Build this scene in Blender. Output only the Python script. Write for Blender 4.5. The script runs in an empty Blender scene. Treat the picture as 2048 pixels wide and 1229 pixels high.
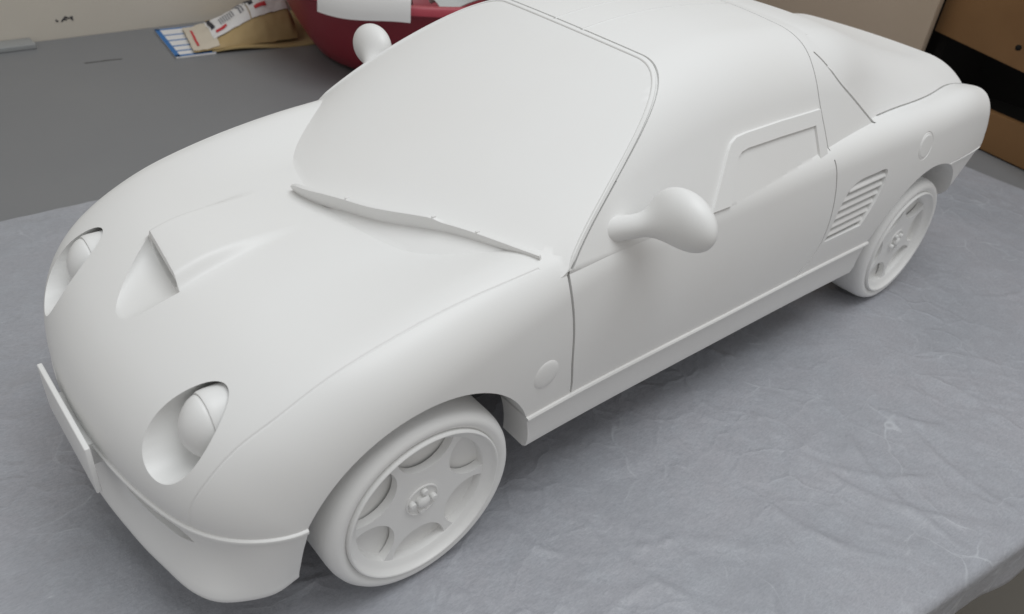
import bpy, bmesh, math, random
import numpy as np
from mathutils import Vector, Matrix

# =====================================================================
# camera, world, lamps, exposure
# =====================================================================
S = 0.2                     # the model car is about one fifth of a real one; shapes below are in real-car metres
scene = bpy.context.scene
col = scene.collection
CX, CY, CZ = -0.7704, -1.6158, 1.7420
AZ, EL, ROLL, FPX = 0.8071, 0.6168, 0.1107, 1625.2
d = Vector((math.cos(EL)*math.cos(AZ), math.cos(EL)*math.sin(AZ), -math.sin(EL)))
r = d.cross(Vector((0, 0, 1))).normalized(); u = r.cross(d)
r2 = math.cos(ROLL)*r + math.sin(ROLL)*u; u2 = -math.sin(ROLL)*r + math.cos(ROLL)*u
cam_data = bpy.data.cameras.new('camera'); cam = bpy.data.objects.new('camera', cam_data); col.objects.link(cam)
cam.matrix_world = Matrix(((r2.x, u2.x, -d.x, CX*S), (r2.y, u2.y, -d.y, CY*S), (r2.z, u2.z, -d.z, CZ*S), (0, 0, 0, 1)))
cam_data.sensor_width = 36.0; cam_data.lens = FPX*36.0/2048.0
cam_data.clip_start = 0.01; cam_data.clip_end = 50
cam_data.dof.use_dof = True; cam_data.dof.focus_distance = 2.15*S; cam_data.dof.aperture_fstop = 15.0
scene.camera = cam

world = bpy.data.worlds.new('World'); scene.world = world; world.use_nodes = True
wn = world.node_tree; wn.nodes.clear()
wo = wn.nodes.new('ShaderNodeOutputWorld'); wb = wn.nodes.new('ShaderNodeBackground')
wb.inputs[1].default_value = 0.51
# a plain bright room: cool white from above, warmer from the sides and below
wt = wn.nodes.new('ShaderNodeTexCoord'); ws = wn.nodes.new('ShaderNodeSeparateXYZ'); wr = wn.nodes.new('ShaderNodeValToRGB')
wm = wn.nodes.new('ShaderNodeMapRange'); wm.inputs[1].default_value = -1; wm.inputs[2].default_value = 1
wr.color_ramp.elements[0].position = .38; wr.color_ramp.elements[0].color = (.60, .555, .515, 1)
wr.color_ramp.elements[1].position = .92; wr.color_ramp.elements[1].color = (1.08, 1.10, 1.11, 1)
wn.links.new(wt.outputs['Generated'], ws.inputs[0]); wn.links.new(ws.outputs[2], wm.inputs[0]); wn.links.new(wm.outputs[0], wr.inputs[0]); wn.links.new(wr.outputs[0], wb.inputs[0])
wn.links.new(wb.outputs[0], wo.inputs[0])

def area_lamp(name, loc, target, size, size_y, power, colour):
    L = bpy.data.lights.new(name, 'AREA'); L.shape = 'RECTANGLE'; L.size = size; L.size_y = size_y
    L.energy = power; L.color = colour
    o = bpy.data.objects.new(name, L); col.objects.link(o); o.location = loc
    o.rotation_euler = (Vector(target)-Vector(loc)).to_track_quat('-Z', 'Y').to_euler()
    return o
area_lamp('ceiling_lamp', (0.24, -0.36, 1.50), (0.20, 0.0, 0.05), 1.05, 0.75, 10.0, (0.96, 0.985, 1.0))
scene.view_settings.view_transform = 'Standard'; scene.view_settings.look = 'None'
scene.view_settings.exposure = 0.0; scene.view_settings.gamma = 1.0
scene.view_settings.use_curve_mapping = False
scene.render.engine = 'CYCLES'
scene.cycles.max_bounces = 8

# =====================================================================
# helpers
# =====================================================================
def pchip(xk, yk):
    xk=np.asarray(xk,float); yk=np.asarray(yk,float)
    h=np.diff(xk); d=np.diff(yk)/h
    m=np.zeros_like(yk)
    w1=2*h[1:]+h[:-1]; w2=h[1:]+2*h[:-1]
    same=d[:-1]*d[1:]>0
    with np.errstate(divide='ignore',invalid='ignore'):
        hm=(w1+w2)/(w1/d[:-1]+w2/d[1:])
    m[1:-1]=np.where(same,hm,0); m[0]=d[0]; m[-1]=d[-1]
    def f(x):
        x=np.asarray(x,float)
        i=np.clip(np.searchsorted(xk,x)-1,0,len(h)-1)
        t=(x-xk[i])/h[i]; tc=np.clip(t,0,1)
        a=yk[i];b=yk[i+1];ma=m[i]*h[i];mb=m[i+1]*h[i]
        v=(2*tc**3-3*tc**2+1)*a+(tc**3-2*tc**2+tc)*ma+(-2*tc**3+3*tc**2)*b+(tc**3-tc**2)*mb
        return v+np.where(t<0,t*ma,0)+np.where(t>1,(t-1)*mb,0)
    return f
def spline(xk,yk):
    """natural cubic spline, linear beyond the ends"""
    xk=np.asarray(xk,float); yk=np.asarray(yk,float); n=len(xk)
    h=np.diff(xk); A=np.eye(n); r=np.zeros(n)
    for i in range(1,n-1):
        A[i,i-1]=h[i-1];A[i,i]=2*(h[i-1]+h[i]);A[i,i+1]=h[i]
        r[i]=6*((yk[i+1]-yk[i])/h[i]-(yk[i]-yk[i-1])/h[i-1])
    M=np.linalg.solve(A,r)
    s0=(yk[1]-yk[0])/h[0]-h[0]*M[1]/6; s1=(yk[-1]-yk[-2])/h[-1]+h[-1]*M[-2]/6
    def f(x):
        x=np.asarray(x,float); xc=np.clip(x,xk[0],xk[-1])
        i=np.clip(np.searchsorted(xk,xc)-1,0,n-2)
        a=xk[i+1]-xc; b=xc-xk[i]; hh=h[i]
        v=(M[i]*a**3+M[i+1]*b**3)/(6*hh)+(yk[i]/hh-M[i]*hh/6)*a+(yk[i+1]/hh-M[i+1]*hh/6)*b
        return v+np.where(x<xk[0],(x-xk[0])*s0,0)+np.where(x>xk[-1],(x-xk[-1])*s1,0)
    return f
def sstep(a,b,x):
    t=np.clip((x-a)/(b-a),0,1); return t*t*(3-2*t)
def smax(a,b,k):
    h=np.maximum(k-np.abs(a-b),0); return np.maximum(a,b)+h*h/(4*k)
def smin(a,b,k): return -smax(-a,-b,k)

# ---------------------------------------------------------------- materials
def material(name, colour, rough=0.5, spec=0.4, noise=None, bump=None, mix=None):
    m = bpy.data.materials.new(name); m.use_nodes = True
    nt = m.node_tree; b = nt.nodes['Principled BSDF']
    b.inputs['Base Color'].default_value = (*colour, 1); b.inputs['Roughness'].default_value = rough
    b.inputs['Specular IOR Level'].default_value = spec
    tc = nt.nodes.new('ShaderNodeTexCoord')
    if mix:                                     # (scale, second colour, low, high)
        n = nt.nodes.new('ShaderNodeTexNoise'); n.inputs['Scale'].default_value = mix[0]; n.inputs['Detail'].default_value = 6
        rp = nt.nodes.new('ShaderNodeValToRGB'); rp.color_ramp.elements[0].position = mix[2]; rp.color_ramp.elements[1].position = mix[3]
        rp.color_ramp.elements[0].color = (*colour, 1); rp.color_ramp.elements[1].color = (*mix[1], 1)
        nt.links.new(tc.outputs['Object'], n.inputs['Vector']); nt.links.new(n.outputs['Fac'], rp.inputs[0])
        nt.links.new(rp.outputs[0], b.inputs['Base Color'])
    if bump:                                    # (scale, strength, distance)
        n = nt.nodes.new('ShaderNodeTexNoise'); n.inputs['Scale'].default_value = bump[0]; n.inputs['Detail'].default_value = 4
        bp = nt.nodes.new('ShaderNodeBump'); bp.inputs['Strength'].default_value = bump[1]; bp.inputs['Distance'].default_value = bump[2]
        nt.links.new(tc.outputs['Object'], n.inputs['Vector']); nt.links.new(n.outputs['Fac'], bp.inputs['Height'])
        nt.links.new(bp.outputs[0], b.inputs['Normal'])
    return m
M_PRIMER = material('white_primer', (0.81, 0.81, 0.80), 0.42, 0.45, bump=(900, 0.04, 0.0004), mix=(7, (0.795, 0.79, 0.775), .4, .65))
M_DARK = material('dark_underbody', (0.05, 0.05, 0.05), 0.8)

# ---------------------------------------------------------------- mesh helpers
def mesh_from(name, verts, faces, scale=S):
    me = bpy.data.meshes.new(name)
    me.from_pydata([tuple(v) for v in (np.asarray(verts, float)*scale)], [], faces)
    me.update(); return me
def temp_obj(verts, faces, scale=1.0):
    """an unsmoothed working solid for the booleans (car metres); never stays in the scene"""
    o = bpy.data.objects.new('working_solid', mesh_from('working_solid', verts, faces, scale)); col.objects.link(o)
    bm = bmesh.new(); bm.from_mesh(o.data); bmesh.ops.recalc_face_normals(bm, faces=bm.faces); bm.to_mesh(o.data); bm.free()
    return o
def drop(o):
    me = o.data; bpy.data.objects.remove(o); bpy.data.meshes.remove(me)
def boolean(a, others, op):
    """a (op) each of others with the manifold solver; the operands are removed"""
    for b in others:
        md = a.modifiers.new('cut', 'BOOLEAN'); md.operation = op; md.object = b; md.solver = 'MANIFOLD'
        dg = bpy.context.evaluated_depsgraph_get(); dg.update()
        me = bpy.data.meshes.new_from_object(a.evaluated_get(dg))
        a.modifiers.clear(); old = a.data; a.data = me; bpy.data.meshes.remove(old); drop(b)
    return a
def star_solid(field, xa, xb, zc, n1, n2, n3, nphi, rmax=1.3, phidens=None, iters=34):
    """closed grid round a spine: rays fan out at both ends, the surface is where field = 0"""
    al = []
    for a in np.linspace(0, 1, n1, endpoint=False)[1:]: al.append((xa, -math.cos(a*math.pi/2), math.sin(a*math.pi/2)))
    for t in np.linspace(0, 1, n2, endpoint=False): al.append((xa+(xb-xa)*t, 0, 1))
    for a in np.linspace(0, 1, n3, endpoint=False): al.append((xb, math.sin(a*math.pi/2), math.cos(a*math.pi/2)))
    al = np.array(al)
    ph = np.linspace(0, 2*np.pi, nphi, endpoint=False)
    if phidens: ph = phidens(ph)
    ox = al[:, 0][:, None]+0*ph; dx = al[:, 1][:, None]+0*ph
    dy = al[:, 2][:, None]*np.sin(ph)[None]; dz = al[:, 2][:, None]*np.cos(ph)[None]
    def solve(ox, dx, dy, dz):
        lo = np.zeros_like(ox); hi = np.full_like(ox, rmax)
        for _ in range(iters):
            m = (lo+hi)/2; f = field(ox+m*dx, m*dy, zc+m*dz); ins = f < 0
            lo = np.where(ins, m, lo); hi = np.where(ins, hi, m)
        m = (lo+hi)/2
        return np.stack([ox+m*dx, m*dy, zc+m*dz], -1)
    G = solve(ox, dx, dy, dz); na, npn = G.shape[:2]
    ends = solve(np.array([xa, xb]), np.array([-1., 1.]), np.zeros(2), np.zeros(2))
    V = np.concatenate([G.reshape(-1, 3), ends])
    i = np.arange(na-1)[:, None]*npn; j = np.arange(npn)[None]; j2 = (j+1) % npn
    Q = np.stack([i+j, i+j2, i+npn+j2, i+npn+j], -1).reshape(-1, 4)
    F = Q.tolist(); a0 = na*npn; b0 = a0+1; last = (na-1)*npn
    F += [[a0, (k+1) % npn, k] for k in range(npn)]
    F += [[b0, last+k, last+(k+1) % npn] for k in range(npn)]
    return V, F
def prism(poly, axis, a, b, flare=None):
    """closed extrusion of a polygon given in the two other axes"""
    poly = [tuple(p) for p in poly]; n = len(poly); V = []
    for v in (a, b):
        for p in poly:
            q = list(p); q.insert(axis, v); V.append(q)
    F = [list(range(n)), list(range(2*n-1, n-1, -1))]
    F += [[k, n+k, n+(k+1) % n, (k+1) % n] for k in range(n)]
    return V, F
def resample(pts, n, closed=False):
    P = np.asarray(pts, float)
    if closed: P = np.vstack([P, P[:1]])
    dd = np.r_[0, np.cumsum(np.linalg.norm(np.diff(P, axis=0), axis=1))]
    s = np.linspace(0, dd[-1], n+1 if closed else n)
    if closed: s = s[:-1]
    return np.stack([np.interp(s, dd, P[:, k]) for k in range(P.shape[1])], -1)
def smooth_curve(pts, n):
    """natural spline through points by chord length"""
    P = np.asarray(pts, float); dd = np.r_[0, np.cumsum(np.linalg.norm(np.diff(P, axis=0), axis=1))]
    s = np.linspace(0, dd[-1], n)
    return np.stack([spline(dd, P[:, k])(s) for k in range(P.shape[1])], -1)
def sweep(path, prof, normals=None, closed=False, scales=None):
    """profile (list of (side, up)) swept along a path; up follows the given normals; ends capped"""
    P = np.asarray(path, float); n = len(P); m = len(prof)
    T = np.gradient(P, axis=0)
    if closed: T = np.roll(P, -1, 0)-np.roll(P, 1, 0)
    T /= np.linalg.norm(T, axis=1)[:, None]+1e-12
    if normals is None: normals = np.tile([0, 0, 1.], (n, 1))
    N = np.asarray(normals, float)+0*P; N = N-(N*T).sum(1)[:, None]*T; N /= np.linalg.norm(N, axis=1)[:, None]+1e-12
    B = np.cross(T, N); V = []
    for k in range(n):
        sc = 1 if scales is None else scales[k]
        for a, b in prof: V.append(P[k]+sc*(a*B[k]+b*N[k]))
    F = []
    for k in range(n if closed else n-1):
        k2 = (k+1) % n
        for q in range(m): F.append([k*m+q, k*m+(q+1) % m, k2*m+(q+1) % m, k2*m+q])
    if not closed: F += [list(range(m))[::-1], [(n-1)*m+q for q in range(m)]]
    return V, F
def disc_profile(r, n=8, ry=None):
    ry = r if ry is None else ry
    return [(r*math.cos(2*math.pi*k/n), ry*math.sin(2*math.pi*k/n)) for k in range(n)]
def lathe(prof, n, axis='y', centre=(0, 0, 0)):
    """profile of (radius, along) revolved about the y axis"""
    V = []; F = []; m = len(prof)
    for k in range(n):
        a = 2*math.pi*k/n
        for rr, h in prof: V.append((centre[0]+rr*math.cos(a), centre[1]+h, centre[2]+rr*math.sin(a)))
    for k in range(n):
        k2 = (k+1) % n
        for q in range(m-1): F.append([k*m+q, k2*m+q, k2*m+q+1, k*m+q+1])
    return V, F
def finish(me, mat, angle=35):
    me.materials.clear(); me.materials.append(mat)
    me.polygons.foreach_set('use_smooth', np.ones(len(me.polygons), bool))
    me.set_sharp_from_angle(angle=math.radians(angle)); me.update()
def link(name, me, parent=None):
    o = bpy.data.objects.new(name, me); col.objects.link(o)
    if parent: o.parent = parent
    return o
def part(name, vf, mat, parent=None, angle=35, fix=True):
    me = mesh_from(name, vf[0], vf[1])
    if fix:
        bm = bmesh.new(); bm.from_mesh(me); bmesh.ops.recalc_face_normals(bm, faces=bm.faces); bm.to_mesh(me); bm.free()
    finish(me, mat, angle); return link(name, me, parent)
def joined(*vfs):
    V = []; F = []
    for v, f in vfs:
        k = len(V); V += [tuple(p) for p in v]; F += [[i+k for i in q] for q in f]
    return V, F
def mirrored(vf):
    return [(v[0], -v[1], v[2]) for v in vf[0]], [list(q)[::-1] for q in vf[1]]
def thing(name, label, cat, loc=(0, 0, 0), group=None):
    o = bpy.data.objects.new(name, None); col.objects.link(o); o.location = loc
    o.empty_display_size = 0.02
    o['label'] = label; o['category'] = cat
    if group: o['group'] = group
    return o
def tag(o, label, cat, group=None):
    o['label'] = label; o['category'] = cat
    if group: o['group'] = group
    return o

# =====================================================================
# shape of the car as fields (negative inside); x runs backwards from the
# front axle, y to the far side, z up from the table
# =====================================================================
# ---- lower body
RA = .048
P = spline([-.620,-.592,-.574,-.543,-.497,-.438,-.37,-.30,-.20,-.10,.05,.20,.50,1.0,1.5,2.0,2.35,2.58,2.68,2.74,2.77],
           [.27,.37,.425,.492,.557,.608,.648,.677,.699,.711,.722,.730,.745,.752,.754,.755,.754,.752,.735,.69,.61])
YM = spline([-.6,-.3,0,.4,1.0,1.6,2.2,2.5,2.75],[.575,.597,.610,.603,.602,.606,.618,.615,.590])
def plan(y): y = np.abs(y); return .35*y*y+5*y**8
def dP(x): return (P(x+1e-3)-P(x-1e-3))/2e-3
def bulge(x, y):
    """the raised middle of the bonnet behind the scoop"""
    yc = .045+.10*np.clip(x+.29, -.1, .3)
    return .030*sstep(.126, .092, np.abs(y-yc))*sstep(-.309, -.296, x-.105*(y-yc))*sstep(.03, -.26, x)
def fB(x, y, z, bump=True):
    ya = np.abs(y)
    wF = 1-sstep(.1, .9, x); wR = sstep(1.7, 2.4, x)
    xp = x-plan(ya)*wF+.40*plan(ya)*wR
    top = z-P(xp)-RA*sstep(-.25, .3, x)*sstep(.25, .55, ya)
    if bump: top = top-bulge(x, y)
    top = top/np.sqrt(1+dP(xp)**2)
    side = ya-YM(x)+.5*np.maximum(z-.52, 0)**2+.35*np.maximum(.52-z, 0)**2
    nose = -(x-plan(ya))-.588+2.4*(z-.475)**2
    tail = x+.40*plan(ya)-2.775+.35*(z-.60)**2
    f = smax(top, side, .13-.045*sstep(.1, .6, x)); f = smax(f, nose, .06); f = smax(f, tail, .05)
    return smax(f, .14-z, .03)
# ---- cabin: roof and doors, windscreen, rear deck
RZ = spline([.4,.83,1.1,1.4,1.55,1.7,1.9,2.2],[.98,1.083,1.112,1.102,1.087,1.053,.975,.84])
YC = spline([.3,.8,1.2,1.55,1.9,2.2],[.570,.572,.572,.556,.530,.510])
KC = .125
def fC(x, y, z):
    ya = np.abs(y)
    roof = z-RZ(x)+.16*ya*ya
    side = (ya-(YC(x)-.50*np.abs(z-.745)))*.894
    return smax(smax(roof, side, KC), .45-z, .03)
def Xw(y, z):
    y2 = y*y
    x0 = .096+.818*y2+.37*y2*y2; z0 = .721+.123*y2-.085*y2*y2
    x1 = .833+.022*y2; z1 = 1.078-.222*y2
    t = (z-z0)/(z1-z0)
    return x0+t*(x1-x0)-.06*np.maximum(t, -.3)*(1-t)
def fW(x, y, z): return (Xw(y, z)-x)/2.3
LK = spline([1.5,1.78,2.0,2.2,2.45,2.7],[.50,.57,.75,.84,.76,.70])     # how far the deck's flank leans
LR = pchip([1.5,1.60,1.75,1.95,2.3,2.7],[.125,.122,.10,.085,.11,.10])             # how round its shoulder is
LY = spline([1.4,1.6,1.9,2.2,2.45,2.7],[.5615,.5535,.518,.512,.497,.452])
LT = spline([1.5,1.53,1.56,1.6,1.65,1.73,1.87,2.07,2.48,2.7],[1.090,1.086,1.083,1.080,1.074,1.061,1.031,.968,.860,.836])                          # the deck's middle line
def fL(x, y, z):
    ya = np.abs(y)
    top = (z-LT(x)+(.17-.12*sstep(1.9, 2.5, x))*ya*ya)*.97
    k = LK(x)
    side = (ya-LY(x)+.006+k*np.abs(z-.748))/np.sqrt(1+k*k)
    tail = x+.22*ya*ya-2.755+.5*(z-.75)
    kr = LR(x); h = np.maximum(kr-np.abs(top-side), 0)
    f = np.maximum(top, side)+h*h/(4*kr)
    f = smax(f, tail, .06)
    f = np.maximum(f, 1.528-x)
    return smax(f, .45-z, .03)
def fG(x, y, z):
    """the whole outer skin"""
    diag = (x-1.56)*.288-(1.04-z)*.34
    cab = np.maximum(np.maximum(fC(x, y, z), fW(x, y, z)), diag/.445)
    return np.minimum(np.minimum(fB(x, y, z), cab), fL(x, y, z))
# =====================================================================
# the body as solids
# =====================================================================
body = temp_obj(*star_solid(fB, .15, 2.25, .42, 190, 330, 90, 460))
# everything under the bumper and sill lines is cut away; bumpers and sills are parts of their own
boolean(body, [temp_obj(*prism([(-1.2, .372), (0, .372), (.45, .372), (1.1, .365), (1.89, .365), (2.1, .45), (2.29, .575), (3.2, .577), (3.2, -.5), (-1.2, -.5)], 1, -1.2, 1.2))], 'DIFFERENCE')
cabin = temp_obj(*star_solid(fC, .9, 1.5, .60, 110, 130, 110, 440, rmax=2.2))
yy = np.linspace(-.75, .75, 101); zz = np.linspace(.40, 1.30, 71)     # curved cutter in front of the windscreen
V = []; F = []
for xs in (0, 1):
    for z in zz:
        for y in yy: V.append((Xw(y, z) if xs == 0 else -2.0, y, z))
n = len(yy); m = len(zz); o = n*m
for a in range(m-1):
    for b in range(n-1):
        F.append([a*n+b, a*n+b+1, (a+1)*n+b+1, (a+1)*n+b]); F.append([o+a*n+b, o+(a+1)*n+b, o+(a+1)*n+b+1, o+a*n+b+1])
for a in range(m-1):
    F.append([a*n, (a+1)*n, o+(a+1)*n, o+a*n]); F.append([a*n+n-1, o+a*n+n-1, o+(a+1)*n+n-1, (a+1)*n+n-1])
for b in range(n-1):
    F.append([b, o+b, o+b+1, b+1]); k = (m-1)*n; F.append([k+b, k+b+1, o+k+b+1, o+k+b])
screen_cut = temp_obj(V, F)
DIAG = [(1.590, .992), (1.632, .953), (1.700, .901), (1.771, .847), (1.899, .751), (2.10, .595), (4, .5), (4, 1.5), (1.590, 1.5)]
boolean(cabin, [screen_cut]+[temp_obj(*prism(DIAG, 1, *q)) for q in ((-1.2, -.312), (.312, 1.2))], 'DIFFERENCE')
deck = temp_obj(*star_solid(fL, 1.6, 2.2, .58, 60, 140, 90, 440, rmax=2.2))
boolean(body, [cabin, deck], 'UNION')

# ---- openings
def barrel(x, z, rad, y0, y1, n=96): return temp_obj(*prism([(x+rad*math.cos(2*math.pi*k/n), z+rad*math.sin(2*math.pi*k/n)) for k in range(n)], 1, y0, y1))
ARCHES = [(0.0, .256, .316), (2.225, .262, .331)]
def arch_cutters(which):
    out = []
    for k in which:
        x, z, rad = ARCHES[k]; out += [barrel(x, z, rad, -1.0, -.34), barrel(x, z, rad, .34, 1.0)]
    return out
boolean(body, arch_cutters((0, 1)), 'DIFFERENCE')
LAMPS = [(-.373, .545, .072), (.312, .552, .084)]         # (y, z, half width) of the two headlight tubes
LRZ = .090
def tube_x(yc, zc, ry, rz, stations, n=72):
    V = []; F = []
    for x, k in stations:
        for q in range(n):
            a = 2*math.pi*q/n; V.append((x, yc+k*ry*math.cos(a), zc+k*rz*math.sin(a)))
    for s_ in range(len(stations)-1):
        for q in range(n): F.append([s_*n+q, s_*n+(q+1) % n, (s_+1)*n+(q+1) % n, (s_+1)*n+q])
    F += [list(range(n)), list(range((len(stations)-1)*n, len(stations)*n))]
    return V, F
boolean(body, [temp_obj(*tube_x(y, z, ry, LRZ, [(-.9, 1), (-.28, 1)])) for y, z, ry in LAMPS], 'DIFFERENCE')
# scoop: a falling channel that runs on under the lip
V = []; F = []; st = []
for t in np.linspace(0, 1, 15): st.append((-.470+.173*t, .034+.094*t**.95, .603+.050*t-.007*t*t, .85))
st += [(-.2965, .102, .646, .687), (-.25, .092, .646, .686), (-.20, .07, .648, .676)]
ns = 26
for x, w, zf, zt in st:
    yc = .043+.46*min(0, x+.29)
    for q in range(ns):
        a = math.pi*q/(ns-1); ca = math.cos(a); sa = math.sin(a)
        yv = w*np.sign(ca)*abs(ca)**.72; zv = -abs(sa)**.68
        z = zf+.05*(1+zv)
        V.append((x+.105*yv, yc+yv, min(z, zt-.004)))
    V.append((x-.105*w, yc-w, zt)); V.append((x+.105*w, yc+w, zt))
mm = ns+2
for k in range(len(st)-1):
    for q in range(mm): F.append([k*mm+q, k*mm+(q+1) % mm, (k+1)*mm+(q+1) % mm, (k+1)*mm+q])
F += [list(range(mm)), list(range((len(st)-1)*mm, len(st)*mm))]
boolean(body, [temp_obj(V, F)], 'DIFFERENCE')
# side air vents
VENT = smooth_curve([(1.563,.472),(1.572,.51),(1.600,.610),(1.632,.647),(1.70,.666),(1.80,.668),(1.853,.660),(1.853,.62),(1.81,.515),(1.785,.472)], 60)
for s_ in (-1, 1): boolean(body, [temp_obj(*prism(VENT, 1, *sorted((s_*.568, s_*.75))))], 'DIFFERENCE')

# ---- panel gaps: thin round channels along curves on the skin
def skin_normal(f, p, e=1e-3):
    g = np.stack([(f(p[:, 0]+a, p[:, 1]+b, p[:, 2]+c)-f(p[:, 0]-a, p[:, 1]-b, p[:, 2]-c)) for a, b, c in ((e, 0, 0), (0, e, 0), (0, 0, e))], -1)/(2*e)
    return g
def snap(f, p, it=12):
    p = np.array(p, float)
    for _ in range(it):
        g = skin_normal(f, p); p = p-(f(p[:, 0], p[:, 1], p[:, 2])/((g*g).sum(1)+1e-9))[:, None]*g
    g = skin_normal(f, p); return p, g/np.linalg.norm(g, axis=1)[:, None]
def groove(f, pts, rad, lift=0.0, n=90, both=True, closed=False, depth=None):
    c = resample(pts, n, True) if closed else smooth_curve(pts, n)
    p, nn = snap(f, c)
    prof_ = disc_profile(rad, 8) if depth is None else [(-rad, -depth), (rad, -depth), (rad, .006), (-rad, .006)]
    vf = sweep(p+nn*lift, prof_, nn, closed)
    out = [temp_obj(*vf)]
    if both: out.append(temp_obj(*mirrored(vf)))
    boolean(body, out, 'DIFFERENCE')
    return p, nn
# edge between windscreen and cabin, found by marching round the spine
def screen_edge(off=0.0, n=181, zlow=.736):
    a = np.linspace(-2.0, 2.0, n); lo = np.zeros(n); hi = np.full(n, 1.2)
    for _ in range(40):
        m_ = (lo+hi)/2; y = m_*np.sin(a); z = .60+m_*np.cos(a)
        ins = fC(Xw(y, z)+off, y, z) < 0; lo = np.where(ins, m_, lo); hi = np.where(ins, hi, m_)
    y = lo*np.sin(a); z = .60+lo*np.cos(a); P_ = np.stack([Xw(y, z)+off, y, z], -1)
    return P_[P_[:, 2] > zlow]
EDGE = resample(screen_edge(), 200)
BACK = resample(screen_edge(.0125, zlow=.750), 200)
groove(fC, BACK, .0034, n=240, both=False, depth=.008)
LOW = BACK[BACK[:, 2] < .90]
for s_ in (-1, 1): groove(fC, LOW[LOW[:, 1]*s_ > 0], (.0048), n=60, both=False, depth=.024)
HOOD_LINE = [(.335,-.530,.75),(.25,-.528,.745),(.13,-.524,.739),(.04,-.52,.726),(-.05,-.516,.707),(-.14,-.511,.68),(-.23,-.507,.647),(-.315,-.504,.611),(-.372,-.494,.578),(-.424,-.482,.526),(-.456,-.472,.481),(-.472,-.464,.448),(-.484,-.458,.395),(-.488,-.456,.36)]
fBs = lambda x, y, z: fB(x, y, z, False)
groove(fBs, HOOD_LINE, .0042, .0024, n=140)
DOOR_FRONT = [(.400,-.566,.752),(.398,-.581,.713),(.406,-.594,.653),(.417,-.602,.565),(.427,-.602,.482),(.445,-.596,.386),(.447,-.594,.36)]
groove(fBs, DOOR_FRONT, .0038, depth=.022)
DOOR_REAR_HIGH = [(1.535,-.0,1.085),(1.530,-.12,1.083),(1.52,-.206,1.077),(1.515,-.303,1.066),(1.512,-.357,1.046),(1.500,-.406,1.012),(1.494,-.474,.925),(1.508,-.515,.84),(1.518,-.562,.756)]
for s_ in (-1, 1): groove(fC, np.array([(1.548,-.376,1.031),(1.590,-.412,.992),(1.632,-.445,.953),(1.70,-.470,.901),(1.771,-.492,.847),(1.888,-.527,.760)])*[1, -s_, 1]-np.array([.004, 0, .004]), .0042, n=50, both=False, depth=.016)
groove(fC, DOOR_REAR_HIGH, .0026, depth=.010)
DOOR_REAR_LOW = [(1.517,-.566,.762),(1.525,-.584,.726),(1.538,-.594,.667),(1.548,-.604,.58),(1.545,-.605,.489),(1.515,-.602,.421),(1.470,-.598,.375),(1.462,-.597,.360)]
groove(fBs, DOOR_REAR_LOW, .0031, depth=.012)
groove(fC, [(.86,-.055,1.08),(1.1,-.055,1.11),(1.3,-.055,1.10),(1.515,-.055,1.08)], .004, .001)
seam = np.array([(1.905,-.53,.755),(2.05,-.525,.757),(2.2,-.520,.758),(2.35,-.507,.757),(2.48,-.493,.757),(2.60,-.470,.755),(2.68,-.45,.752)])
for _ in range(8):
    seam = snap(fL, seam, 1)[0]; seam = snap(fBs, seam, 1)[0]
groove(fL, seam, .0026, depth=.009)
FUEL = (2.093, -.601, .693)
ang = np.linspace(0, 2*np.pi, 60, endpoint=False)
groove(fBs, np.stack([FUEL[0]+.046*np.cos(ang), FUEL[1]+.014*np.sin(ang), FUEL[2]+.046*np.sin(ang)], -1), .0036, .0012, n=90, both=False, closed=True)

# ---- share the skin out to its panels
me = body.data; nf = len(me.polygons)
cen = np.empty(nf*3); me.polygons.foreach_get('center', cen); cen = cen.reshape(-1, 3); x, y, z = cen.T; ya = np.abs(y)
b_, c_, l_, w_ = fB(x, y, z), fC(x, y, z), fL(x, y, z), fW(x, y, z)
DF = pchip([.36,.386,.482,.565,.653,.713,.752], [.447,.445,.427,.417,.406,.398,.400])
DR = pchip([.36,.375,.421,.489,.58,.667,.726,.756,.84,.925,1.012,1.046,1.07,1.085], [1.462,1.470,1.515,1.545,1.548,1.538,1.525,1.518,1.508,1.494,1.500,1.512,1.517,1.533])
HL_ = pchip([-.49,-.484,-.456,-.424,-.372,-.315,-.14,.04,.335], [.456,.458,.472,.482,.494,.504,.511,.52,.530])
lab = np.zeros(nf, int)                                    # 0 = body shell
on_c = (c_ > -.012) & (b_ > -.004) & (w_ < -.004)
lab[(ya < HL_(x)) & (x < .36) & (b_ > -.12) & (z > .37)] = 1                       # bonnet
lab[(np.abs(w_) < .003) & (c_ < .002) & (b_ > -.003) & (x < .9)] = 2               # windscreen
lab[(l_ > -.012) & (x > 1.45) & (b_ > -.003) & (c_ > .004)] = 3                    # rear deck
lab[(l_ > -.012) & (x > 1.90) & (b_ > -.003)] = 3
cab = on_c & (z > .74)
lab[cab & (x >= DR(z)) & (c_ < .004) & (x < 1.95)] = 4                              # rear quarter panels
lab[cab & (x < DR(z)) & (ya > .055)] = 5                                           # doors
lab[cab & (x < DR(z)) & (ya <= .055)] = 7                                          # roof strip
lab[(lab == 0) & (b_ > -.012) & (x > DF(z)) & (x < DR(z)) & (ya > .50) & (z > .362) & (z < .79)] = 5
recess = np.zeros(nf, bool)
for yl, zl, ry in LAMPS: recess |= (((y-yl)/ry)**2+((z-zl)/LRZ)**2 < 1.02) & (x < -.26) & (b_ < -.0015)
lab[recess] = 6
ids = {}
NAMES = {0: 'body_shell', 1: 'bonnet', 2: 'windscreen', 3: 'engine_cover', 4: 'quarter_panel', 5: 'door', 6: 'headlight_recess', 7: 'roof_strip'}
car = thing('model_car', 'white primed scale model of a small two-door sports car standing on a crumpled grey sheet', 'model car')
finish(me, M_PRIMER, 28)
parts = {}
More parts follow.
